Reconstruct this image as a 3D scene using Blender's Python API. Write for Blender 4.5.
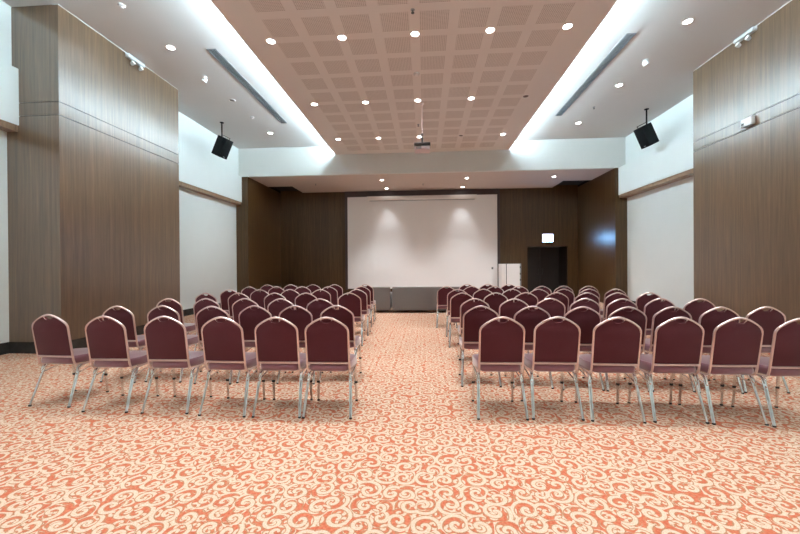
import bpy, bmesh, math, random
from mathutils import Vector, Matrix

# ------------------------------------------------------------------ clear
for o in list(bpy.data.objects):
    bpy.data.objects.remove(o, do_unlink=True)
scene = bpy.context.scene
COL = scene.collection
PI = math.pi
random.seed(7)

# ------------------------------------------------------------------ camera
cam_data = bpy.data.cameras.new('camera')
cam_data.sensor_fit = 'HORIZONTAL'
cam_data.sensor_width = 36.0
cam_data.lens = 36.0 * 360.0 / 800.0
cam_data.clip_start = 0.05
cam_data.clip_end = 100
cam = bpy.data.objects.new('camera', cam_data)
COL.objects.link(cam)
CAM_YAW, CAM_PITCH, CAM_ROLL = math.radians(3.94), math.radians(-0.24), math.radians(-0.37)
cam.matrix_world = (Matrix.Translation((0, 0, 1.42)) @ Matrix.Rotation(CAM_YAW, 4, 'Z')
                    @ Matrix.Rotation(PI / 2 + CAM_PITCH, 4, 'X') @ Matrix.Rotation(CAM_ROLL, 4, 'Z'))
scene.camera = cam

# ------------------------------------------------------------------ world and exposure
world = bpy.data.worlds.new('world')
scene.world = world
world.use_nodes = True
world.node_tree.nodes['Background'].inputs[0].default_value = (0.02, 0.02, 0.022, 1)
world.node_tree.nodes['Background'].inputs[1].default_value = 1.0
vs = scene.view_settings
vs.view_transform = 'Standard'
vs.look = 'None'
vs.gamma = 1.0
vs.use_curve_mapping = False
vs.exposure = 0.62

# light levels of the room's own lamps
HALL_W = 185.0          # each lit downlight of the perforated ceiling
SIDE_W = 150.0           # each lit downlight of the side ceilings
ALCOVE_W = 400.0         # each downlight over the screen
COVE_STRENGTH = 112.0    # LED strips above the ceiling panel's edges
EXIT_STRENGTH = 42.0
HALL_COLOR = (0.97, 0.98, 1.0)
COVE_COLOR = (0.68, 0.89, 1.0)

# ------------------------------------------------------------------ materials
def new_mat(name):
    m = bpy.data.materials.new(name)
    m.use_nodes = True
    nt = m.node_tree
    return m, nt, nt.nodes['Principled BSDF']

def simple(name, rgb, rough=0.5, metal=0.0, spec=0.5, coat=0.0, noise=0.0, nscale=30.0, bump=0.0, sheen=0.0):
    m, nt, b = new_mat(name)
    b.inputs['Base Color'].default_value = (*rgb, 1)
    b.inputs['Roughness'].default_value = rough
    b.inputs['Metallic'].default_value = metal
    b.inputs['Specular IOR Level'].default_value = spec
    b.inputs['Coat Weight'].default_value = coat
    if sheen:
        b.inputs['Sheen Weight'].default_value = sheen
    if noise or bump:
        tc = nt.nodes.new('ShaderNodeTexCoord')
        n = nt.nodes.new('ShaderNodeTexNoise')
        n.inputs['Scale'].default_value = nscale
        n.inputs['Detail'].default_value = 4
        nt.links.new(tc.outputs['Object'], n.inputs['Vector'])
        if noise:
            mx = nt.nodes.new('ShaderNodeMix')
            mx.data_type = 'RGBA'
            mx.inputs['A'].default_value = (*[c * (1 - noise) for c in rgb], 1)
            mx.inputs['B'].default_value = (*[min(1, c * (1 + noise)) for c in rgb], 1)
            nt.links.new(n.outputs['Fac'], mx.inputs['Factor'])
            nt.links.new(mx.outputs['Result'], b.inputs['Base Color'])
        if bump:
            bp = nt.nodes.new('ShaderNodeBump')
            bp.inputs['Strength'].default_value = bump
            bp.inputs['Distance'].default_value = 0.002
            nt.links.new(n.outputs['Fac'], bp.inputs['Height'])
            nt.links.new(bp.outputs['Normal'], b.inputs['Normal'])
    return m

def emissive(name, rgb, strength):
    m, nt, b = new_mat(name)
    b.inputs['Base Color'].default_value = (0.8, 0.8, 0.8, 1)
    b.inputs['Emission Color'].default_value = (*rgb, 1)
    b.inputs['Emission Strength'].default_value = strength
    return m

class NT:
    """small helper for building node graphs"""
    def __init__(self, nt):
        self.nt = nt
    def node(self, t, **kw):
        n = self.nt.nodes.new(t)
        for k, v in kw.items():
            setattr(n, k, v)
        return n
    def put(self, sock, v):
        if isinstance(v, (int, float)):
            sock.default_value = v
        elif isinstance(v, tuple):
            sock.default_value = v
        else:
            self.nt.links.new(v, sock)
    def math(self, op, a, b=0.0, c=0.0):
        n = self.node('ShaderNodeMath', operation=op)
        self.put(n.inputs[0], a)
        self.put(n.inputs[1], b)
        self.put(n.inputs[2], c)
        return n.outputs[0]
    def mix(self, f, a, b):
        n = self.node('ShaderNodeMix', data_type='RGBA')
        self.put(n.inputs['Factor'], f)
        self.put(n.inputs['A'], a)
        self.put(n.inputs['B'], b)
        return n.outputs['Result']
    def xyz(self, v):
        n = self.node('ShaderNodeSeparateXYZ')
        self.nt.links.new(v, n.inputs[0])
        return n.outputs
    def vec(self, x, y, z=0.0):
        n = self.node('ShaderNodeCombineXYZ')
        for i, v in enumerate((x, y, z)):
            self.put(n.inputs[i], v)
        return n.outputs[0]
    def noise(self, v, scale, detail=2.0, rough=0.5, dist=0.0):
        n = self.node('ShaderNodeTexNoise')
        self.put(n.inputs['Vector'], v)
        n.inputs['Scale'].default_value = scale
        n.inputs['Detail'].default_value = detail
        n.inputs['Roughness'].default_value = rough
        n.inputs['Distortion'].default_value = dist
        return n
    def smooth(self, v, lo, hi):
        n = self.node('ShaderNodeMapRange', interpolation_type='SMOOTHSTEP')
        self.put(n.inputs['Value'], v)
        n.inputs['From Min'].default_value = lo
        n.inputs['From Max'].default_value = hi
        return n.outputs['Result']

def wood_mat(name, dark, mid, light, rough=0.30, coat=0.0, board=0.61, spec=0.55):
    m, nt, b = new_mat(name)
    g = NT(nt)
    pos = g.node('ShaderNodeNewGeometry').outputs['Position']
    x, y, z = g.xyz(pos)
    u = g.math('ADD', x, y)
    # boards of veneer
    bu = g.math('DIVIDE', u, board)
    idx = g.math('FLOOR', bu)
    wn = g.node('ShaderNodeTexWhiteNoise', noise_dimensions='1D')
    nt.links.new(idx, wn.inputs['W'])
    rnd = wn.outputs['Value']
    zz = g.math('ADD', z, g.math('MULTIPLY', rnd, 17.0))
    # fine streaks along the grain
    fine = g.noise(g.vec(g.math('MULTIPLY', u, 95.0), g.math('MULTIPLY', zz, 2.2)), 1.0, 3.0, 0.6).outputs['Fac']
    # broad cathedral figure
    warp = g.noise(g.vec(g.math('MULTIPLY', u, 5.0), g.math('MULTIPLY', zz, 0.30)), 1.0, 2.0).outputs['Fac']
    rings = g.math('SINE', g.math('ADD', g.math('MULTIPLY', warp, 30.0), g.math('MULTIPLY', u, 60.0)))
    rings = g.math('MULTIPLY_ADD', rings, 0.5, 0.5)
    streak = g.noise(g.vec(g.math('MULTIPLY', u, 22.0), g.math('MULTIPLY', zz, 0.35)), 1.0, 2.0).outputs['Fac']
    t = g.math('ADD', g.math('MULTIPLY', fine, 0.60), g.math('MULTIPLY', rings, 0.10))
    t = g.math('ADD', t, g.math('MULTIPLY', streak, 0.50))
    t = g.math('ADD', t, g.math('MULTIPLY', rnd, 0.10))
    ramp = g.node('ShaderNodeValToRGB')
    ramp.color_ramp.elements[0].position = 0.42
    ramp.color_ramp.elements[0].color = (*dark, 1)
    ramp.color_ramp.elements[1].position = 0.95
    ramp.color_ramp.elements[1].color = (*light, 1)
    e = ramp.color_ramp.elements.new(0.68)
    e.color = (*mid, 1)
    nt.links.new(t, ramp.inputs[0])
    # joint between the boards
    fr = g.math('FRACT', bu)
    d = g.math('MINIMUM', fr, g.math('SUBTRACT', 1.0, fr))
    joint = g.smooth(d, 0.002, 0.006)
    col = g.mix(joint, (*[c * 0.45 for c in dark], 1), ramp.outputs['Color'])
    nt.links.new(col, b.inputs['Base Color'])
    nt.links.new(g.math('MULTIPLY_ADD', fine, 0.12, rough - 0.06), b.inputs['Roughness'])
    b.inputs['Specular IOR Level'].default_value = spec
    b.inputs['Coat Weight'].default_value = coat
    b.inputs['Coat Roughness'].default_value = 0.30
    bp = g.node('ShaderNodeBump')
    bp.inputs['Strength'].default_value = 0.03
    bp.inputs['Distance'].default_value = 0.002
    nt.links.new(t, bp.inputs['Height'])
    nt.links.new(bp.outputs['Normal'], b.inputs['Normal'])
    return m

def carpet_mat():
    m, nt, b = new_mat('scroll_carpet')
    g = NT(nt)
    pos = g.node('ShaderNodeNewGeometry').outputs['Position']
    wob = g.noise(pos, 3.3, 2.0)
    off = g.node('ShaderNodeVectorMath', operation='SCALE')
    sub = g.node('ShaderNodeVectorMath', operation='SUBTRACT')
    nt.links.new(wob.outputs['Color'], sub.inputs[0])
    sub.inputs[1].default_value = (0.5, 0.5, 0.5)
    nt.links.new(sub.outputs[0], off.inputs[0])
    off.inputs['Scale'].default_value = 0.05
    add = g.node('ShaderNodeVectorMath', operation='ADD')
    nt.links.new(pos, add.inputs[0])
    nt.links.new(off.outputs[0], add.inputs[1])
    p = add.outputs[0]

    def scrolls(scale, pitch, seed, rmax, width):
        sh = g.node('ShaderNodeVectorMath', operation='ADD')
        nt.links.new(p, sh.inputs[0])
        sh.inputs[1].default_value = (seed * 3.17, seed * 1.91, 0)
        v = g.node('ShaderNodeTexVoronoi', voronoi_dimensions='2D', feature='F1')
        v.inputs['Scale'].default_value = scale
        v.inputs['Randomness'].default_value = 0.62
        nt.links.new(sh.outputs[0], v.inputs['Vector'])
        d = g.node('ShaderNodeVectorMath', operation='SUBTRACT')
        nt.links.new(sh.outputs[0], d.inputs[0])
        nt.links.new(v.outputs['Position'], d.inputs[1])
        lx, ly, _ = g.xyz(d.outputs[0])
        cr, cg, cb = g.xyz(v.outputs['Color'])
        r = g.math('SQRT', g.math('ADD', g.math('MULTIPLY', lx, lx), g.math('MULTIPLY', ly, ly)))
        th = g.math('DIVIDE', g.math('ARCTAN2', ly, lx), 2 * PI)
        chir = g.math('MULTIPLY_ADD', g.math('GREATER_THAN', cg, 0.5), 2.0, -1.0)
        ph = g.math('ADD', g.math('MULTIPLY', th, chir), cr)
        # the arm opens as it runs outwards
        rr = g.math('POWER', g.math('DIVIDE', r, pitch), 0.85)
        a = g.math('FRACT', g.math('SUBTRACT', rr, ph))
        dist = g.math('ABSOLUTE', g.math('SUBTRACT', a, 0.5))
        # thick leaf like end in the eye of the scroll, thin further out
        w = g.math('MULTIPLY_ADD', r, -width * 0.9, width * 0.28)
        arm = g.math('SUBTRACT', w, dist)
        inside = g.smooth(r, rmax, rmax * 0.92)
        return arm, inside

    armA, inA = scrolls(7.3, 0.052, 1.0, 0.1, 0.82)
    armB, inB = scrolls(11.5, 0.036, 2.0, 0.045, 0.85)
    a1 = g.smooth(armA, -0.035, 0.03)
    a2 = g.math('MULTIPLY', g.smooth(armB, -0.05, 0.04), inB)
    o1 = g.smooth(armA, -0.15, -0.05)
    o2 = g.math('MULTIPLY', g.smooth(armB, -0.2, -0.06), inB)
    cream = g.math('MAXIMUM', g.math('MULTIPLY', a1, 1.0), g.math('MULTIPLY', a2, g.math('SUBTRACT', 1.0, o1)))
    outline = g.math('MAXIMUM', o1, o2)
    speck = g.noise(pos, 150.0, 2.0).outputs['Fac']
    spk2 = g.noise(pos, 60.0, 3.0).outputs['Fac']
    ground = g.mix(g.smooth(spk2, 0.35, 0.65), (0.42, 0.100, 0.050, 1), (0.51, 0.155, 0.085, 1))
    edge = g.mix(g.smooth(speck, 0.40, 0.60), (0.20, 0.13, 0.06, 1), (0.46, 0.24, 0.14, 1))
    crm = g.mix(g.smooth(speck, 0.3, 0.7), (0.50, 0.37, 0.275, 1), (0.65, 0.505, 0.39, 1))
    col = g.mix(g.math('MULTIPLY', outline, 0.9), ground, edge)
    col = g.mix(cream, col, crm)
    tuft = g.noise(pos, 95.0, 3.0, 0.7).outputs['Fac']
    col = g.mix(g.math('MULTIPLY', g.smooth(tuft, 0.50, 0.68), 0.45), col, (0.36, 0.19, 0.10, 1))
    nt.links.new(col, b.inputs['Base Color'])
    b.inputs['Roughness'].default_value = 0.95
    b.inputs['Specular IOR Level'].default_value = 0.1
    bp = g.node('ShaderNodeBump')
    bp.inputs['Strength'].default_value = 0.35
    bp.inputs['Distance'].default_value = 0.004
    nt.links.new(g.math('ADD', g.math('MULTIPLY', speck, 0.7), g.math('MULTIPLY', cream, 0.4)), bp.inputs['Height'])
    nt.links.new(bp.outputs['Normal'], b.inputs['Normal'])
    return m

GRID_X, GRID_PX, GRID_Y, GRID_PY = -0.144, 0.6425, 6.26, 0.6275
def perforated_mat():
    m, nt, b = new_mat('perforated_ceiling_board')
    g = NT(nt)
    pos = g.node('ShaderNodeNewGeometry').outputs['Position']
    x, y, z = g.xyz(pos)
    ux = g.math('DIVIDE', g.math('SUBTRACT', x, GRID_X), GRID_PX)
    uy = g.math('DIVIDE', g.math('SUBTRACT', y, GRID_Y), GRID_PY)
    def cell(u):
        f = g.math('FRACT', u)
        return g.math('MINIMUM', f, g.math('SUBTRACT', 1.0, f))    # 0 on the strip's middle line
    mx = g.smooth(cell(ux), 0.128, 0.140)
    my = g.smooth(cell(uy), 0.128, 0.140)
    lim = g.math('MULTIPLY', g.math('LESS_THAN', g.math('ABSOLUTE', ux), 4.0), g.math('LESS_THAN', y, 12.49))
    sq = g.math('MULTIPLY', g.math('MULTIPLY', mx, my), lim)
    P = 0.030
    def hole(u):
        f = g.math('FRACT', g.math('DIVIDE', u, P))
        return g.math('MULTIPLY', g.math('SUBTRACT', f, 0.5), P)
    hx, hy = hole(x), hole(y)
    hr = g.math('SQRT', g.math('ADD', g.math('MULTIPLY', hx, hx), g.math('MULTIPLY', hy, hy)))
    holes = g.math('MULTIPLY', g.smooth(hr, 0.0085, 0.0065), sq)
    base = (0.75, 0.71, 0.675, 1)
    col = g.mix(sq, base, (0.71, 0.66, 0.62, 1))
    col = g.mix(holes, col, (0.32, 0.28, 0.25, 1))
    nt.links.new(col, b.inputs['Base Color'])
    b.inputs['Roughness'].default_value = 0.7
    return m

M = dict(
    carpet=carpet_mat(),
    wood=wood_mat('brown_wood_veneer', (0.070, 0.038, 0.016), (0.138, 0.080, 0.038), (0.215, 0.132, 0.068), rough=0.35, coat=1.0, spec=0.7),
    alcove_wood=wood_mat('shaded_wood_veneer', (0.045, 0.021, 0.006), (0.080, 0.040, 0.013), (0.120, 0.066, 0.026), rough=0.34, coat=0.12, spec=0.32),  # same veneer as the pillars, the alcove's dimmer light put into its colours
    trim_wood=wood_mat('oak_trim', (0.22, 0.14, 0.085), (0.30, 0.20, 0.125), (0.38, 0.26, 0.17), rough=0.4),
    door_wood=wood_mat('dark_door_veneer', (0.010, 0.006, 0.005), (0.016, 0.010, 0.008), (0.025, 0.016, 0.012), rough=0.5, board=0.9),
    wall=simple('white_wall_paint', (0.80, 0.86, 0.845), 0.75, noise=0.02, nscale=3, spec=0.3),
    fascia=simple('beige_fascia_paint', (0.68, 0.69, 0.66), 0.75, noise=0.02, nscale=3, spec=0.3),
    ceiling=simple('white_ceiling_paint', (0.63, 0.63, 0.62), 0.85, noise=0.015, nscale=2, spec=0.2),
    alcove_ceiling=simple('beige_ceiling_paint', (0.60, 0.54, 0.50), 0.8, noise=0.02, nscale=2, spec=0.2),
    perforated=perforated_mat(),
    marble=simple('black_marble', (0.030, 0.031, 0.030), 0.22, noise=0.6, nscale=9),
    black_void=simple('matt_black', (0.012, 0.011, 0.011), 0.9),
    fabric=simple('maroon_fabric', (0.088, 0.015, 0.022), 0.85, noise=0.12, nscale=180, bump=0.3, sheen=0.15, spec=0.25),
    seat=simple('plum_seat_fabric', (0.17, 0.048, 0.072), 0.34, coat=0.35, noise=0.08, nscale=160, bump=0.15, sheen=0.7, spec=0.6),
    frame=simple('champagne_metal', (0.72, 0.58, 0.55), 0.32, metal=0.8, noise=0.03, nscale=60),
    chrome=simple('chrome', (0.80, 0.80, 0.79), 0.13, metal=1.0, noise=0.02, nscale=40),
    rubber=simple('black_rubber', (0.015, 0.015, 0.015), 0.7, noise=0.1, nscale=50),
    grey_fabric=simple('grey_upholstery', (0.19, 0.175, 0.165), 0.9, noise=0.12, nscale=120, bump=0.3, sheen=0.2, spec=0.2),
    screen=simple('white_screen_cloth', (0.88, 0.90, 0.91), 0.8, noise=0.01, nscale=3, spec=0.2),
    screen_frame=simple('dark_plum_frame', (0.060, 0.040, 0.042), 0.45, noise=0.1, nscale=20),
    white_metal=simple('white_enamel', (0.80, 0.78, 0.77), 0.35, noise=0.015, nscale=15),
    white_plastic=simple('white_plastic', (0.82, 0.83, 0.83), 0.4, noise=0.015, nscale=30),
    lamp_grey=simple('pale_grey_plastic', (0.52, 0.54, 0.54), 0.4, noise=0.02, nscale=30),
    grey_metal=simple('grey_aluminium', (0.30, 0.33, 0.35), 0.40, metal=0.6, noise=0.05, nscale=30),
    dark_slot=simple('dark_grey_backing', (0.06, 0.075, 0.085), 0.7, noise=0.1, nscale=20),
    black_box=simple('black_speaker_paint', (0.004, 0.005, 0.006), 0.7, spec=0.2, noise=0.2, nscale=60),
    black_grille=simple('black_speaker_grille', (0.005, 0.006, 0.007), 0.85, spec=0.15, noise=0.5, nscale=400, bump=0.5),
    proj_dark=simple('dark_grey_projector_plastic', (0.03, 0.028, 0.03), 0.4, noise=0.08, nscale=40),
    proj_light=simple('pale_projector_plastic', (0.72, 0.60, 0.62), 0.45, noise=0.03, nscale=40),
    glass_dark=simple('dark_lens_glass', (0.01, 0.01, 0.015), 0.08, noise=0.05, nscale=10),
    lamp_lens=emissive('lit_lamp_lens', (1.0, 0.96, 0.91), 22.0),
    lamp_off=simple('unlit_lamp_lens', (0.10, 0.085, 0.08), 0.3, noise=0.1, nscale=30),
    led=emissive('led_strip_light', COVE_COLOR, COVE_STRENGTH),
    exit_face=emissive('lit_exit_face', (0.24, 0.55, 1.0), EXIT_STRENGTH),
    exit_band=emissive('lit_exit_band', (0.72, 0.70, 1.0), 2.0),
    head_lens=emissive('lit_head_lens', (0.86, 1.0, 0.96), 0.5),
)

# ------------------------------------------------------------------ mesh helpers
class MB:
    """collects shapes into one bmesh and links it as ONE mesh object"""
    def __init__(self):
        self.bm = bmesh.new()
    def box(self, x0, x1, y0, y1, z0, z1, bevel=0.0, seg=2, mat=None):
        r = bmesh.ops.create_cube(self.bm, size=1.0)
        vs_ = r['verts']
        for v in vs_:
            v.co = Vector((x0 + (v.co.x + .5) * (x1 - x0), y0 + (v.co.y + .5) * (y1 - y0), z0 + (v.co.z + .5) * (z1 - z0)))
        if bevel:
            es = list({e for v in vs_ for e in v.link_edges})
            r2 = bmesh.ops.bevel(self.bm, geom=es, offset=bevel, segments=seg, profile=0.5, affect='EDGES')
            vs_ = list({v for v in r2['verts']} | {v for v in vs_ if v.is_valid})
        if mat is not None:
            for v in vs_:
                v.co = mat @ v.co
        return self
    def tube(self, pts, r, n=8, closed=False, flat=1.0, cap=True):
        """round tube along pts; r a radius or a list of radii; flat squeezes the section across the binormal"""
        pts = [Vector(p) for p in pts]
        k = len(pts)
        rs = r if isinstance(r, (list, tuple)) else [r] * k
        tang = []
        for i in range(k):
            if closed:
                t = pts[(i + 1) % k] - pts[i - 1]
            else:
                t = pts[min(i + 1, k - 1)] - pts[max(i - 1, 0)]
            tang.append(t.normalized())
        up = Vector((0, 0, 1)) if abs(tang[0].z) < 0.9 else Vector((0, 1, 0))
        nrm = (up - tang[0] * up.dot(tang[0])).normalized()
        rings = []
        for i in range(k):
            t = tang[i]
            nrm = (nrm - t * nrm.dot(t)).normalized()
            bi = t.cross(nrm)
            rings.append([self.bm.verts.new(pts[i] + nrm * (rs[i] * math.cos(2 * PI * j / n)) + bi * (rs[i] * flat * math.sin(2 * PI * j / n))) for j in range(n)])
        m = k if closed else k - 1
        for i in range(m):
            a, b_ = rings[i], rings[(i + 1) % k]
            for j in range(n):
                self.bm.faces.new((a[j], a[(j + 1) % n], b_[(j + 1) % n], b_[j]))
        if cap and not closed:
            self.bm.faces.new(list(reversed(rings[0])))
            self.bm.faces.new(rings[-1])
        return self
    def lathe(self, prof, n=20, mat=None):
        """prof: list of (radius, z) turned about Z"""
        rings = []
        M_ = mat or Matrix.Identity(4)
        for r, z in prof:
            if r < 1e-6:
                rings.append([self.bm.verts.new(M_ @ Vector((0, 0, z)))])
            else:
                rings.append([self.bm.verts.new(M_ @ Vector((r * math.cos(2 * PI * j / n), r * math.sin(2 * PI * j / n), z))) for j in range(n)])
        for a, b_ in zip(rings, rings[1:]):
            for j in range(n):
                j2 = (j + 1) % n
                if len(a) == 1 and len(b_) == 1:
                    continue
                if len(a) == 1:
                    self.bm.faces.new((a[0], b_[j2], b_[j]))
                elif len(b_) == 1:
                    self.bm.faces.new((a[j], a[j2], b_[0]))
                else:
                    self.bm.faces.new((a[j], a[j2], b_[j2], b_[j]))
        return self
    def prism(self, outline, thick, mat=None, bevel=0.0, seg=2):
        """outline of (x, y) points, extruded from 0 to thick along z, then moved by mat"""
        M_ = mat or Matrix.Identity(4)
        bm2 = bmesh.new()
        bot = [bm2.verts.new((x, y, 0)) for x, y in outline]
        top = [bm2.verts.new((x, y, thick)) for x, y in outline]
        n = len(outline)
        f0 = bm2.faces.new(list(reversed(bot)))
        f1 = bm2.faces.new(top)
        for i in range(n):
            bm2.faces.new((bot[i], bot[(i + 1) % n], top[(i + 1) % n], top[i]))
        if bevel:
            es = list(f0.edges) + list(f1.edges)
            bmesh.ops.bevel(bm2, geom=es, offset=bevel, segments=seg, profile=0.5, affect='EDGES')
        for v in bm2.verts:
            v.co = M_ @ v.co
        tmp = bpy.data.meshes.new('tmp')
        bm2.to_mesh(tmp)
        bm2.free()
        self.bm.from_mesh(tmp)
        bpy.data.meshes.remove(tmp)
        return self
    def build(self, name, mat, parent=None, smooth=True, loc=None):
        bmesh.ops.recalc_face_normals(self.bm, faces=self.bm.faces[:])
        me = bpy.data.meshes.new(name)
        self.bm.to_mesh(me)
        self.bm.free()
        me.materials.append(mat)
        if smooth:
            for p in me.polygons:
                p.use_smooth = True
            me.set_sharp_from_angle(angle=math.radians(38))
        o = bpy.data.objects.new(name, me)
        COL.objects.link(o)
        if parent is not None:
            o.parent = parent
        if loc is not None:
            o.location = loc
        return o

def tag(o, label=None, cat=None, group=None, kind=None):
    if label:
        o['label'] = label
    if cat:
        o['category'] = cat
    if group:
        o['group'] = group
    if kind:
        o['kind'] = kind
    return o

def thing(name, label, cat, loc=(0, 0, 0), rot=(0, 0, 0), group=None):
    o = bpy.data.objects.new(name, None)
    o.empty_display_size = 0.1
    COL.objects.link(o)
    o.location = loc
    o.rotation_euler = rot
    return tag(o, label, cat, group)

def children_of(o):
    return [c for c in o.children]

def copy_tree(o, parent=None):
    c = o.copy()
    COL.objects.link(c)
    if parent is not None:
        c.parent = parent
    for ch in children_of(o):
        copy_tree(ch, c)
    return c

def struct(name, mb, mat, label=None):
    o = mb.build(name, mat, smooth=False)
    o['kind'] = 'structure'
    if label:
        o['label'] = label
    return o

# ================================================================== THE ROOM
ZC = 5.755          # ceiling of the hall
ZP = 5.44           # perforated panel hung below it
ZA = 4.717          # ceiling of the alcove
YF, YB = 12.83, 15.86
YN = -5.0           # wall behind the camera
XAL, XAR = -6.473, 6.53
PXL, PXR = -5.99, 6.06

struct('floor', MB().box(-7.3, 7.3, YN - .2, 17.2, -0.12, 0), M['carpet'], 'orange carpet with cream scrolls')
struct('ceiling', MB().box(-7.3, 7.3, YN - .2, YF, ZC, ZC + .12), M['ceiling'], 'white plaster ceiling')
struct('ceiling.001', MB().box(-3.20, 2.96, YN + .3, YF, ZP, ZP + .05), M['perforated'], 'beige perforated ceiling panel')

for side, s, xw, xb, xu, pil, py0, py1 in (('left', -1, -6.92, -6.70, -6.82, PXL, 5.535, 8.43), ('right', 1, 6.92, 6.635, 6.87, PXR, 5.50, 8.57)):
    def bx(a, b_, *r, mb=None, **k):
        return (mb or MB()).box(min(a, b_), max(a, b_), *r, **k)
    struct('wall_' + side, bx(xw, s * 7.3, YN, YF, 0, 3.80), M['wall'])
    struct('wall_%s_band' % side, bx(xb, s * 7.3, YN, YF, 3.785, 4.72), M['wall'])
    struct('wall_%s_upper' % side, bx(xu, s * 7.3, YN, YF, 4.72, ZC), M['wall'])
    struct('trim_%d' % (1 if s < 0 else 2), bx(xb + s * .02, xw + s * .02, YN, YF, 3.68, 3.785), M['trim_wood'])
    # wood clad pillar: a dark core shows in two grooves between three courses of veneer
    struct('wall_%s_pillar_core' % side, bx(pil + s * .012, s * 7.2, py0 + .012, py1 - .012, 0, ZC), M['black_void'])
    mb = MB()
    for z0, z1 in ((0, 3.930), (3.942, 4.150), (4.162, ZC - .012)):
        bx(pil, s * 7.25, py0, py1, z0, z1, mb=mb)
    struct('wall_%s_pillar' % side, mb, M['wood'], 'brown wood veneer pillar')
    struct('trim_%d' % (3 if s < 0 else 4), bx(pil - s * .006, pil + s * .1, py0, py1, ZC - .012, ZC), M['ceiling'])
    mb = MB()
    bx(pil - s * .015, pil + s * .1, py0 - .015, py1 + .015, 0, .19, mb=mb)
    bx(pil - s * .015, s * 7.25, py0 - .015, py0 + .1, 0, .19, mb=mb)
    bx(pil - s * .015, s * 7.25, py1 - .1, py1 + .015, 0, .19, mb=mb)
    struct('baseboard_%s_pillar' % side, mb, M['marble'])
    mb = MB()
    bx(xw - s * .015, s * 7.2, YN, py0, 0, .19, mb=mb)
    bx(xw - s * .015, s * 7.2, py1, YF, 0, .19, mb=mb)
    struct('baseboard_' + side, mb, M['marble'])
    # jamb and side wall of the alcove
    xa = XAL if s < 0 else XAR
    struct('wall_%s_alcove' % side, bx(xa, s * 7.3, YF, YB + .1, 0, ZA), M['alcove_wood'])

struct('wall_front_upper', MB().box(-7.3, 7.3, YF, YF + .12, ZA, ZC), M['fascia'], 'white fascia above the alcove')
struct('wall_back', MB().box(-7.3, 7.3, YN - .2, YN, 0, ZC), M['wall'])
# alcove back wall around the doorway
DX0, DX1, DZ, DD = 4.42, 6.09, 2.20, 1.05
mb = MB()
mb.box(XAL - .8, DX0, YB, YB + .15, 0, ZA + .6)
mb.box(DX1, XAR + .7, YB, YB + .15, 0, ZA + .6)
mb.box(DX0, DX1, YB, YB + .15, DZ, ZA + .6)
struct('wall_front', mb, M['alcove_wood'], 'shaded wood panelled front wall')
mb = MB()
mb.box(DX0 - .1, DX0, YB + .02, YB + DD + .1, 0, DZ + .1)
mb.box(DX1, DX1 + .1, YB + .02, YB + DD + .1, 0, DZ + .1)
mb.box(DX0, DX1, YB + .151, YB + DD + .1, DZ, DZ + .1)
struct('wall_front_doorway', mb, M['door_wood'])
mb = MB()
mid = (DX0 + DX1) / 2
for a, b_ in ((DX0 + .01, mid - .003), (mid + .003, DX1 - .01)):
    mb.box(a, b_, YB + DD - .06, YB + DD, 0.01, DZ - .01, bevel=.004, seg=1)
d = struct('door_1', mb, M['door_wood'], 'dark double door set back in the front wall')
for sx in (-.09, .09):
    hm = MB().tube([(mid + sx, YB + DD - .06, .98), (mid + sx, YB + DD - .11, .98), (mid + sx, YB + DD - .11, 1.22), (mid + sx, YB + DD - .06, 1.22)], .010, 8)
    hm.build('door_handle', M['proj_dark'], d)

# alcove ceiling with two dark square pockets in its rear corners
mb = MB()
mb.box(-5.45, 5.47, YF + .12, YB, ZA, ZA + .1)
mb.box(XAL, -5.45, YF + .12, 14.55, ZA, ZA + .1)
mb.box(5.47, XAR, YF + .12, 14.62, ZA, ZA + .1)
struct('ceiling.002', mb, M['alcove_ceiling'], 'beige alcove ceiling')
mb = MB()
mb.box(XAL, -5.40, 14.5, YB, ZA + .09, ZA + .36)
mb.box(5.42, XAR, 14.5, YB, ZA + .09, ZA + .36)
for a, b_, y0 in ((XAL, -5.45, 14.55), (5.47, XAR, 14.62)):
    mb.box(a, b_, y0 - .02, y0, ZA + .1, ZA + .3)
mb.box(XAL - .02, XAL, 14.5, YB, ZA, ZA + .3)
mb.box(XAR, XAR + .02, 14.5, YB, ZA, ZA + .3)
mb.box(-5.45, -5.43, 14.5, YB, ZA + .1, ZA + .3)
mb.box(5.45, 5.47, 14.5, YB, ZA + .1, ZA + .3)
struct('ceiling.003', mb, M['black_void'], 'black pockets in the alcove ceiling')
struct('baseboard_front', MB().box(XAL, DX0, YB - .015, YB, 0, .12), M['marble'])

# ================================================================== LIGHTS
# LED strips lying on top of the panel's two long edges
for xs, lab in ((-3.14, 'cool white light strip along the left edge of the perforated ceiling panel'),
                (2.90, 'cool white light strip along the right edge of the perforated ceiling panel')):
    t = thing('led_strip', lab, 'light strip', (xs, 4.0, ZP + .085), group='cove light strips')
    for k in range(12):
        MB().box(-.02, .02, -8.2 + k * 1.5, -8.15 + k * 1.5, -.035, 0).build('clip', M['white_metal'], t, smooth=False)
    MB().box(-.03, .03, -8.6, 8.75, 0, .012).build('channel', M['white_metal'], t, smooth=False)
    MB().box(-.008, .008, -8.6, 8.75, .012, .062).build('diffuser', M['led'], t, smooth=False)

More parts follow.
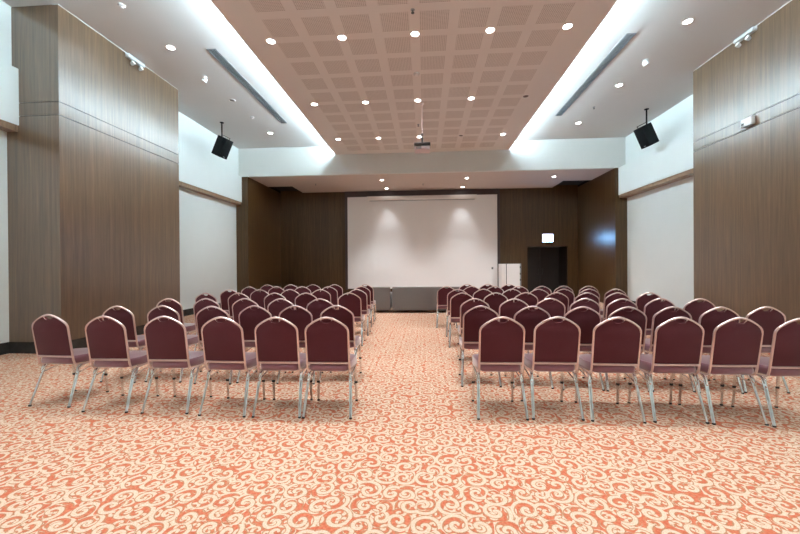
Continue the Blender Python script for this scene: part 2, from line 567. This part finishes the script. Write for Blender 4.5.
ring_me = {}
def downlight(loc, label, group, watts, color=HALL_COLOR, lit=True, r=.066, cone=84, blend=0.7, name='downlight'):
    t = thing(name, label, 'ceiling light', loc, group=group)
    MB().lathe([(r * 1.35, 0), (r * 1.35, -.006), (r * 1.12, -.012), (r, -.006), (r, .0)], 24).build('rim', M['white_metal'], t)
    MB().lathe([(0, -.004), (r * .99, -.004), (r * .99, 0), (0, 0)], 24).build('lens', M['lamp_lens'] if lit else M['lamp_off'], t)
    if lit:
        ld = bpy.data.lights.new('bulb', 'SPOT')
        ld.energy = watts
        ld.color = color
        ld.spot_size = math.radians(cone)
        ld.spot_blend = blend
        ld.shadow_soft_size = .045
        lo = bpy.data.objects.new('bulb', ld)
        COL.objects.link(lo)
        lo.parent = t
        lo.location = (0, 0, -.03)
    return t

COLN = ['leftmost', 'second from left', 'middle', 'second from right', 'rightmost']
ROWN = {11.28: 'row nearest the screen', 8.79: 'second row from the screen', 6.27: 'third row from the screen',
        3.76: 'fourth row from the screen', 1.25: 'fifth row from the screen', -1.26: 'sixth row from the screen'}
for yy, rn in ROWN.items():
    for i in range(5):
        lit = not ((yy == 8.79 and i == 4) or (yy == 11.28 and i == 3))
        downlight((GRID_X + (i - 2) * 1.285, yy, ZP), '%s round downlight in the perforated ceiling, %s, %s' % ('glowing' if lit else 'unlit dark', rn, COLN[i]),
                  'downlights in the perforated ceiling', HALL_W, lit=lit, cone=64)
for sx, sn in ((-4.98, 'left'), (4.72, 'right')):
    for yy, rn in ((11.4, 'closest to the screen'), (9.08, 'second from the screen'), (6.8, 'third from the screen'), (4.5, 'fourth from the screen'), (2.2, 'fifth from the screen'), (-.1, 'sixth from the screen')):
        lit = not (sx < 0 and yy == 9.08)
        downlight((sx, yy, ZC), '%s round downlight in the %s white side ceiling, %s' % ('glowing' if lit else 'unlit dark', sn, rn),
                  'downlights in the side ceilings', SIDE_W, lit=lit)
for xx, yy, lab in ((-1.63, 13.8, 'glowing downlight in alcove ceiling, left of centre, nearer the fascia'),
                    (-1.61, 15.32, 'glowing downlight close above the screen, left of centre'),
                    (1.61, 15.34, 'glowing downlight close above the screen, right of centre'),
                    (1.61, 13.8, 'glowing downlight in alcove ceiling, right of centre, nearer the fascia'),
                    (4.85, 13.87, 'glowing downlight in alcove ceiling towards the doorway')):
    rear = yy > 15
    downlight((xx, yy, ZA), lab, 'downlights in the alcove', ALCOVE_W * (.20 if rear else 1.0), color=(0.97, 0.98, 1.0), cone=70 if rear else 96, blend=1.0)

# ================================================================== BANQUET CHAIRS
def back_pt(x, z):
    """a point of the leaning back: z above the floor, x across"""
    t = (z - .45) / .50
    return Vector((x, -.155 - .075 * t, z))

def arc(cx, cz, r, a0, a1, n):
    return [(cx + r * math.cos(a0 + (a1 - a0) * i / n), cz + r * math.sin(a0 + (a1 - a0) * i / n)) for i in range(n + 1)]

HW, ZTOP, ZSH = .201, .940, .832
def arch_half(hw, zt, zs):
    """right half of the back outline from the side up to the crown: flat crown, sloping shoulders, rounded corners"""
    pts = [(hw, zs - .05)]
    # rounded shoulder corner by a quadratic curve
    p0, p1, p2 = Vector((hw, zs - .03)), Vector((hw, zs + .010)), Vector((hw - .040, zs + .038))
    for i in range(5):
        t = i / 4
        q = p0 * (1 - t) ** 2 + p1 * 2 * t * (1 - t) + p2 * t * t
        pts.append((q.x, q.y))
    p0, p1, p2 = Vector((hw - .040, zs + .038)), Vector((.072, zt - .004)), Vector((0, zt))
    for i in range(1, 7):
        t = i / 6
        q = p0 * (1 - t) ** 2 + p1 * 2 * t * (1 - t) + p2 * t * t
        pts.append((q.x, q.y))
    return pts

def make_chair():
    root = thing('banquet_chair', None, 'chair')
    # back frame: one bent tube from the front of one side rail, up round the back, to the other
    half = arch_half(HW, ZTOP, ZSH)
    right = [Vector((HW, .205, .408)), Vector((HW, .05, .404)), Vector((HW, -.06, .402))]
    right += [Vector((HW, -.118, .408)), Vector((HW, -.145, .428)), back_pt(HW, .47), back_pt(HW, .60)]
    right += [back_pt(x, z) for x, z in half]
    left = [Vector((-p.x, p.y, p.z)) for p in reversed(right[:-1])]
    MB().tube(right + left, .0100, 8).build('back_frame', M['frame'], root)
    # lower cross rail of the back
    p = back_pt(0, .500)
    MB().box(-HW + .008, HW - .008, p.y - .011, p.y + .011, .492, .510, bevel=.004).build('cross_rail', M['frame'], root)
    # padded back panel with the handle notch under the crown
    ih = arch_half(HW - .008, ZTOP - .008, ZSH - .003)
    prof = [(HW - .008, .512)] + ih[:-1]
    prof = [q for q in prof if q[0] > .054]
    notch = [(.054, ZTOP - .016), (.052, ZTOP - .034), (.040, ZTOP - .050), (.020, ZTOP - .057), (0, ZTOP - .059)]
    rightside = prof + notch
    outline = rightside + [(-x, z) for x, z in reversed(rightside[:-1])]
    # local x across, y up the back, z out of the back; then leaned
    a, b_ = back_pt(0, .45), back_pt(0, .95)
    up = (b_ - a).normalized()
    nrm = Vector((1, 0, 0)).cross(up)          # points backwards (-y)
    Mx = Matrix((Vector((1, 0, 0)), up, nrm)).transposed().to_4x4()
    k = 1 / up.z
    o2 = [(x, (z - .45) * k) for x, z in outline]
    MB().prism(o2, .030, Matrix.Translation(a - nrm * .022) @ Mx, bevel=.007, seg=2).build('backrest', M['fabric'], root)
    # tube edging of the handle notch
    hp = [back_pt(x, z) + Vector((0, -.002, 0)) for x, z in [(.056, ZTOP - .006), (.053, ZTOP - .036), (.040, ZTOP - .052), (.020, ZTOP - .060), (0, ZTOP - .062),
          (-.020, ZTOP - .060), (-.040, ZTOP - .052), (-.053, ZTOP - .036), (-.056, ZTOP - .006)]]
    MB().tube(hp, .0055, 6).build('handle', M['frame'], root)
    # seat pad
    out = [(.150, -.168), (.178, -.155), (.194, -.125), (.206, .0), (.210, .17)] + [(.210 - .05 + .05 * math.cos(t), .19 + .05 * math.sin(t)) for t in (0, .4, .8, 1.2)] + [(.09, .252)]
    out = out + [(-x, y) for x, y in reversed(out)]
    sm = MB().prism(out, .078, Matrix.Translation((0, 0, .416)), bevel=.030, seg=4)
    for v in sm.bm.verts:                      # crowned cushion
        if v.co.z > .47:
            v.co.z += .012 * (1 - (v.co.x / .22) ** 2) * (1 - ((v.co.y - .04) / .22) ** 2)
    sm.build('seat', M['seat'], root)
    # legs
    for sx in (-1, 1):
        lg = MB().tube([(sx * .196, -.085, .405), (sx * .200, -.100, .375), (sx * .222, -.225, .012)], [.0095, .0105, .009], 10, flat=1.55).build('leg', M['chrome'], root)
        MB().lathe([(0, 0), (.013, 0), (.0145, .006), (.0125, .015), (0, .015)], 10, Matrix.Translation((sx * .2222, -.2262, 0))).build('foot_glide', M['rubber'], lg)
        lg = MB().tube([(sx * .198, .175, .405), (sx * .198, .195, .375), (sx * .202, .222, .012)], [.0095, .0105, .009], 10, flat=1.4).build('leg', M['chrome'], root)
        MB().lathe([(0, 0), (.013, 0), (.0140, .006), (.012, .015), (0, .015)], 10, Matrix.Translation((sx * .202, .2228, 0))).build('foot_glide', M['rubber'], lg)
        MB().tube([(sx * .1998, .207, .215), (sx * .200, .2085, .195)], .0125, 10, flat=1.35).build('stacking_bumper', M['rubber'], lg)
        # bright joint where the rear leg meets the rail
        MB().tube([(sx * .198, -.055, .398), (sx * .199, -.085, .392), (sx * .201, -.108, .372), (sx * .205, -.124, .340)], [.012, .021, .020, .011], 10, flat=.75).build('bracket', M['chrome'], root)
        MB().tube([(sx * .206, -.135, .315), (sx * .200, .03, .352), (sx * .198, .192, .375)], .007, 6).build('brace', M['chrome'], root)
    MB().tube([(-.19, .02, .405), (.19, .02, .405)], .009, 6).build('stretcher', M['chrome'], root)
    return root

ROW_Y = {1: 3.35, 2: 4.20, 3: 5.18, 4: 6.28, 5: 7.20, 6: 8.20, 7: 9.10}
LEFT = {1: [(-3.825, 3.41, -1.9), (-3.14, 3.31, .6), (-2.53, 3.31, 1.8), (-1.925, 3.28, -1.4), (-1.404, 3.28, 1.2), (-.922, 3.285, 1.2)],
        2: [(-3.783, 4.18), (-3.231, 4.219), (-2.575, 4.18), (-2.065, 4.231), (-1.566, 4.236), (-1.059, 4.263)],
        3: [-3.87, -3.29, -2.69, -2.12, -1.53],
        4: [-3.97, -3.37, -2.69, -2.12, -1.34],
        5: [-4.05, -3.40, -2.77, -2.13, -1.38],
        6: [-4.12, -3.47, -2.86, -2.22, -1.46],
        7: [-4.09, -3.48, -2.89, -2.32, -1.52]}
RIGHT = {1: [(.70, 3.345, 1.5), (1.205, 3.37, .7), (1.735, 3.35, -2), (2.272, 3.365, 0), (2.752, 3.35, 1), (3.232, 3.32, 0)],
         2: [(.647, 4.24), (1.224, 4.213), (1.769, 4.179), (2.255, 4.165), (2.740, 4.18), (3.223, 4.155), (3.722, 4.192)],
         3: [.712, 1.25, 1.77, 2.24, 2.72, 3.24, 3.73],
         4: [.64, 1.21, 1.73, 2.245, 2.725, 3.22, 3.74],
         5: [.653, 1.16, 1.71, 2.215, 2.695, 3.175, 3.67],
         6: [.49, 1.06, 1.555, 2.10, 2.59, 3.075, 3.61],
         7: [1.05, 1.56, 2.08]}
ORD = ['', 'first', 'second', 'third', 'fourth', 'fifth', 'sixth', 'seventh']
proto = None
rj = random.Random(3)
for side, rows in (('left', LEFT), ('right', RIGHT)):
    for r, seats in rows.items():
        seats = sorted(seats, key=lambda q: abs(q[0] if isinstance(q, tuple) else q))
        for i, q in enumerate(seats):
            x, y = q[:2] if isinstance(q, tuple) else (q, ROW_Y[r] + rj.uniform(-.03, .03))
            if proto is None:
                proto = make_chair()
                c = proto
            else:
                c = copy_tree(proto)
            c.location = (x, y + .23, 0)
            c.rotation_euler = (0, 0, math.radians(q[2] if isinstance(q, tuple) and len(q) > 2 else rj.uniform(-1.2, 1.2)))
            rown = 'nearest row' if r == 1 else ('farthest row' if r == 7 else ORD[r] + ' row back')
            pos = 'beside the aisle' if i == 0 and not (side == 'right' and r == 7) else ORD[i + 1] + ' seat from the aisle'
            if i == len(seats) - 1 and i > 0:
                pos = 'outermost seat, ' + ORD[i + 1] + ' from the aisle'
            c['label'] = 'maroon banquet chair %s of the aisle, %s, %s' % (side, rown, pos)
            c['group'] = 'banquet chairs %s of the aisle' % side

# ================================================================== SOFAS BEFORE THE SCREEN
def sofa(name, label, cat, x0, x1, y0, seats, group=None):
    """its plain back is turned to the room; it looks at the screen"""
    w = x1 - x0
    t = thing(name, label, cat, ((x0 + x1) / 2, y0, 0), group=group)
    h = w / 2
    mbk = MB().box(-h, h, 0, .17, .075, .775, bevel=.03, seg=3)
    mbk.build('back', M['grey_fabric'], t)
    MB().box(-h + .14, h - .14, .17, .80, .075, .30, bevel=.02).build('base', M['grey_fabric'], t)
    for sx in (-1, 1):
        a, b_ = sorted((sx * h, sx * (h - .14)))
        MB().box(a, b_, .172, .82, .075, .58, bevel=.03, seg=3).build('arm', M['grey_fabric'], t)
    cw = (w - .29) / seats
    for i in range(seats):
        a = -h + .145 + i * cw
        MB().box(a + .006, a + cw - .006, .30, .83, .302, .44, bevel=.03, seg=3).build('seat_cushion', M['grey_fabric'], t)
        MB().box(a + .006, a + cw - .006, .165, .32, .40, .70, bevel=.04, seg=3).build('back_cushion', M['grey_fabric'], t)
    for lx in (-h + .08, h - .08):
        for ly in (.06, .75):
            MB().tube([(lx, ly, .085), (lx, ly, 0)], [.016, .013], 10).build('leg', M['chrome'], t)
    if w > 1.5:
        MB().tube([(0, .06, .085), (0, .06, 0)], [.016, .013], 10).build('leg', M['chrome'], t)
    return t
sofa('sofa', 'long low dark grey sofa with its back to the aisle', 'sofa', -.985, 1.27, 10.75, 3)
sofa('armchair', 'dark grey armchair left of the long sofa, back to the aisle', 'armchair', -1.96, -1.045, 10.75, 1)

# ================================================================== SCREEN WALL
t = thing('projection_screen', 'large white projection screen in a dark frame on the front wall', 'projection screen', (-.139, YB, 2.4))
SW = 3.278
MB().box(-SW, SW, -.03, 0, -2.0, 2.07).build('screen_cloth', M['screen'], t, smooth=False)
MB().box(-SW - .11, -SW, -.06, 0, -2.05, 2.07, bevel=.006).build('side_frame', M['screen_frame'], t, smooth=False)
MB().box(SW, SW + .11, -.06, 0, -2.05, 2.07, bevel=.006).build('side_frame', M['screen_frame'], t, smooth=False)
MB().box(-SW - .11, SW + .11, -.06, 0, 2.07, 2.312, bevel=.006).build('top_frame', M['screen_frame'], t, smooth=False)
t = thing('roller_screen', 'long white roller screen casing across the top of the screen', 'screen casing', (-.126, YB - .06, 4.36))
MB().box(-2.33, 2.33, -.18, 0, -.09, .09, bevel=.025, seg=3).build('casing', M['white_metal'], t)
for sx in (-1, 1):
    a, b_ = sorted((sx * 2.33, sx * 2.36))
    MB().box(a, b_, -.185, 0, -.095, .095, bevel=.008).build('end_cap', M['white_plastic'], t)
MB().box(-2.28, 2.28, -.12, -.08, -.115, -.09, bevel=.006).build('bottom_bar', M['grey_metal'], t)

# exit sign over the doorway
t = thing('exit_sign', 'lit white exit sign above the dark doorway', 'sign', (5.25, YB, 2.55))
MB().box(-.235, .235, -.085, 0, -.18, .19, bevel=.012).build('housing', M['white_plastic'], t)
MB().box(-.21, .21, -.092, -.085, -.155, .115, bevel=.002, seg=1).build('lit_face', M['exit_face'], t, smooth=False)
MB().box(-.215, .215, -.092, -.085, .130, .175, bevel=.002, seg=1).build('top_band', M['exit_band'], t, smooth=False)

# white cabinet beside the screen
t = thing('white_cabinet', 'tall white cabinet standing between the screen and the doorway', 'cabinet', (3.56, YB - .10, 0))
MB().box(-.40, .40, -.62, -.02, .06, 1.46, bevel=.006).build('body', M['white_plastic'], t, smooth=False)
MB().box(-.385, .385, -.58, -.05, 0, .06).build('plinth', M['black_void'], t, smooth=False)
d = MB().box(-.398, -.215, -.642, -.622, .07, 1.455, bevel=.004).build('narrow_door', M['white_metal'], t, smooth=False)
d2 = MB().box(-.185, .335, -.642, -.622, .07, 1.455, bevel=.004).build('door', M['white_plastic'], t, smooth=False)
MB().box(-.215, -.185, -.632, -.622, .07, 1.455).build('dark_gap', M['dark_slot'], t, smooth=False)
MB().box(.345, .392, -.635, -.622, .07, 1.455).build('edge_strip', M['grey_metal'], t, smooth=False)
for z in (.35, .8, 1.05, 1.32):
    MB().box(.338, .372, -.652, -.636, z - .04, z + .04, bevel=.004).build('hinge', M['black_box'], d2, smooth=False)

# small switch plate at the right of the screen
t = thing('wall_switch', 'small dark switch plate near the right edge of the white screen', 'switch', (2.92, YB - .03, 1.28))
MB().box(-.04, .04, -.012, 0, -.05, .05, bevel=.004).build('plate', M['grey_metal'], t)
MB().box(-.018, .018, -.018, -.012, -.025, .025, bevel=.003).build('rocker', M['dark_slot'], t)

# ================================================================== PROJECTOR
PJ = (-.045, 9.0)
t = thing('projector', 'ceiling projector on a long pole hung from the perforated panel', 'projector', (PJ[0], PJ[1], ZP))
MB().lathe([(0, 0), (.05, 0), (.05, -.015), (.02, -.03), (0, -.03)], 20).build('ceiling_plate', M['white_metal'], t)
MB().tube([(0, 0, -.02), (0, 0, -.78)], .005, 12).build('upper_pole', M['proj_light'], t)
MB().tube([(0, 0, -.74), (0, 0, -1.03)], .022, 12).build('pole', M['proj_dark'], t)
MB().box(-.20, .20, -.175, .15, -1.085, -1.01, bevel=.012).build('mount', M['proj_dark'], t)
b0 = MB().box(-.19, .19, -.16, .16, -1.185, -1.085, bevel=.022, seg=3).build('body', M['proj_light'], t)
MB().lathe([(0, 0), (.045, 0), (.05, .02), (.046, .05), (.036, .05), (.03, .03), (0, .028)], 18,
           Matrix.Translation((.09, .155, -1.12)) @ Matrix.Rotation(-PI / 2, 4, 'X')).build('lens', M['glass_dark'], b0)
for i in range(5):
    MB().box(-.15, -.02, -.163, -.158, -1.16 + i * .014, -1.154 + i * .014).build('vent_slot', M['proj_dark'], b0, smooth=False)

# ================================================================== LOUDSPEAKERS
def speaker(x, y, aim, label):
    t = thing('loudspeaker', label, 'loudspeaker', (x, y, ZC), group='hanging loudspeakers')
    MB().lathe([(0, 0), (.06, 0), (.06, -.012), (.02, -.02), (0, -.02)], 18).build('ceiling_plate', M['black_box'], t)
    MB().tube([(0, 0, -.01), (0, 0, -.46)], .020, 12).build('pole', M['black_box'], t)
    # box leaned forward and turned to the seats
    R_ = Matrix.Translation((0, 0, -.745)) @ Matrix.Rotation(aim, 4, 'Z') @ Matrix.Rotation(math.radians(26), 4, 'X')
    out = [(-.155, -.17), (.155, -.17), (.125, .17), (-.125, .17)]          # front at -y, narrower rear
    mb = MB().prism(out, .58, R_ @ Matrix.Translation((0, 0, -.29)), bevel=.012, seg=2)
    mb.build('cabinet', M['black_box'], t)
    mb = MB().box(-.143, .143, -.182, -.168, -.268, .268, bevel=.006, mat=R_)
    gr = mb.build('grille', M['black_grille'], t)
    MB().box(-.03, .03, -.1835, -.181, -.25, -.235, mat=R_).build('badge', M['grey_metal'], gr, smooth=False)
    MB().tube([R_ @ Vector((-.14, 0, .1)), R_ @ Vector((-.17, 0, .34)), R_ @ Vector((.17, 0, .34)), R_ @ Vector((.14, 0, .1))], .012, 8).build('yoke', M['black_box'], t)
    return t
speaker(-6.06, 10.45, math.radians(80), 'black loudspeaker hanging from the ceiling by the left white wall')
speaker(6.22, 10.55, math.radians(-80), 'black loudspeaker hanging from the ceiling by the right white wall')

# ================================================================== LINEAR AIR DIFFUSERS
def diffuser(x0, x1, y0, y1, label):
    t = thing('linear_diffuser', label, 'air vent', ((x0 + x1) / 2, (y0 + y1) / 2, ZC), group='linear air diffusers')
    w, l = (x1 - x0) / 2, (y1 - y0) / 2
    mb = MB()
    mb.box(-w, -w + .018, -l, l, -.012, 0)
    mb.box(w - .018, w, -l, l, -.012, 0)
    mb.box(-w + .018, w - .018, -l, -l + .018, -.012, 0)
    mb.box(-w + .018, w - .018, l - .018, l, -.012, 0)
    mb.build('frame', M['grey_metal'], t, smooth=False)
    MB().box(-w + .018, w - .018, -l + .018, l - .018, -.003, 0).build('backing', M['dark_slot'], t, smooth=False)
    n = 5
    for i in range(n):
        xx = -w + .018 + (2 * w - .036) * (i + .5) / n
        MB().box(xx - .005, xx + .005, -l + .019, l - .019, -.011, -.004).build('slat', M['grey_metal'], t, smooth=False)
diffuser(-4.31, -4.12, 6.91, 10.65, 'long slotted air diffuser in the left side ceiling')
diffuser(3.81, 3.99, 7.06, 10.79, 'long slotted air diffuser in the right side ceiling')

# ================================================================== SMALL CEILING AND WALL FITTINGS
def emergency_light(x, y, s, label):
    """white box with two lamp heads, fixed at the top of the pillar"""
    t = thing('emergency_light', label, 'emergency light', (x, y, ZC - .10), group='twin head emergency lights')
    a, b_ = sorted((0, -s * .085))
    MB().box(a, b_, -.21, .21, .0, .075, bevel=.012).build('housing', M['lamp_grey'], t)
    for yy in (-.09, .12):
        R_ = Matrix.Translation((-s * .055, yy, -.075)) @ Matrix.Rotation(-s * math.radians(60), 4, 'Y')
        h = MB().lathe([(0, -.03), (.025, -.03), (.036, -.005), (.042, .035), (.038, .04), (0, .04)], 16, R_).build('lamp_head', M['lamp_grey'], t)
        MB().lathe([(0, .041), (.034, .041), (.034, .044), (0, .044)], 16, R_).build('lens', M['head_lens'], h)
        MB().tube([(-s * .045, yy, .005), (-s * .053, yy, -.06)], .010, 8).build('neck', M['lamp_grey'], h)
emergency_light(PXL, 7.07, -1, 'white twin head emergency light on top of the left wood pillar')
emergency_light(PXR, 7.20, 1, 'white twin head emergency light on top of the right wood pillar')

t = thing('sensor_box', 'small white box on the groove of the right wood pillar', 'wall box', (PXR, 7.15, 4.055))
MB().box(-.075, 0, -.115, .115, -.075, .075, bevel=.01).build('housing', M['white_plastic'], t)
MB().box(-.078, -.074, -.10, .02, -.06, .06, bevel=.001, seg=1).build('cover', M['white_metal'], t, smooth=False)
MB().box(-.082, -.075, .04, .095, -.05, -.01, bevel=.002, seg=1).build('sensor_window', M['dark_slot'], t, smooth=False)
MB().box(-.060, -.01, -.08, .08, -.083, -.075).build('cable_gland', M['grey_metal'], t, smooth=False)

def spot_fixture(x, y, label, s):
    t = thing('adjustable_spotlight', label, 'ceiling light', (x, y, ZC), group='small tilted spotlights')
    MB().lathe([(0, 0), (.055, 0), (.055, -.012), (.02, -.02), (0, -.02)], 18).build('base', M['white_plastic'], t)
    R_ = Matrix.Translation((0, 0, -.07)) @ Matrix.Rotation(s * .6, 4, 'Y')
    MB().lathe([(0, .05), (.04, .05), (.055, .0), (.06, -.035), (.05, -.035), (0, -.03)], 18, R_).build('lamp_head', M['white_plastic'], t)
    MB().lathe([(0, -.031), (.045, -.031), (.045, -.034), (0, -.034)], 18, R_).build('lens', M['head_lens'], t)
spot_fixture(-4.99, 7.92, 'small white tilted spotlight on the left side ceiling', 1)
spot_fixture(4.71, 8.02, 'small white tilted spotlight on the right side ceiling', -1)

def detector(x, y, z, label, r=.055, mat='ceiling'):
    t = thing('smoke_detector', label, 'smoke detector', (x, y, z), group='smoke detectors')
    MB().lathe([(0, 0), (r, 0), (r, -.014), (r * .8, -.03), (0, -.034)], 20).build('base', M[mat], t)
    MB().lathe([(r * .5, -.033), (r * .55, -.04), (r * .4, -.048), (0, -.05)], 20).build('sensor_cap', M['white_metal'], t)
detector(-.148, 7.57, ZP, 'white smoke detector in the middle of the perforated ceiling', .07)
detector(-4.97, 5.64, ZC, 'white smoke detector on the left side ceiling above the pillar')
detector(-4.97, 10.15, ZC, 'white smoke detector on the left side ceiling near the loudspeaker')

def sprinkler(x, y, z, label):
    t = thing('sprinkler', label, 'sprinkler', (x, y, z), group='ceiling sprinklers')
    MB().lathe([(0, 0), (.035, 0), (.032, -.008), (.012, -.012), (0, -.012)], 16).build('escutcheon', M['grey_metal'], t)
    MB().lathe([(0, -.012), (.009, -.012), (.009, -.045), (.026, -.047), (.026, -.052), (0, -.052)], 16).build('head', M['dark_slot'], t)
sprinkler(-.165, 5.68, ZP, 'dark sprinkler head in the perforated ceiling, in front of the third lamp row')
sprinkler(-.16, 10.3, ZP, 'dark sprinkler head in the perforated ceiling behind the projector')
sprinkler(4.68, 10.29, ZC, 'dark sprinkler head in the right side ceiling')
sprinkler(-4.35, 14.2, ZA, 'small sprinkler head in the alcove ceiling on the left')
sprinkler(-.05, 14.6, ZA, 'small sprinkler head in the alcove ceiling near the middle')
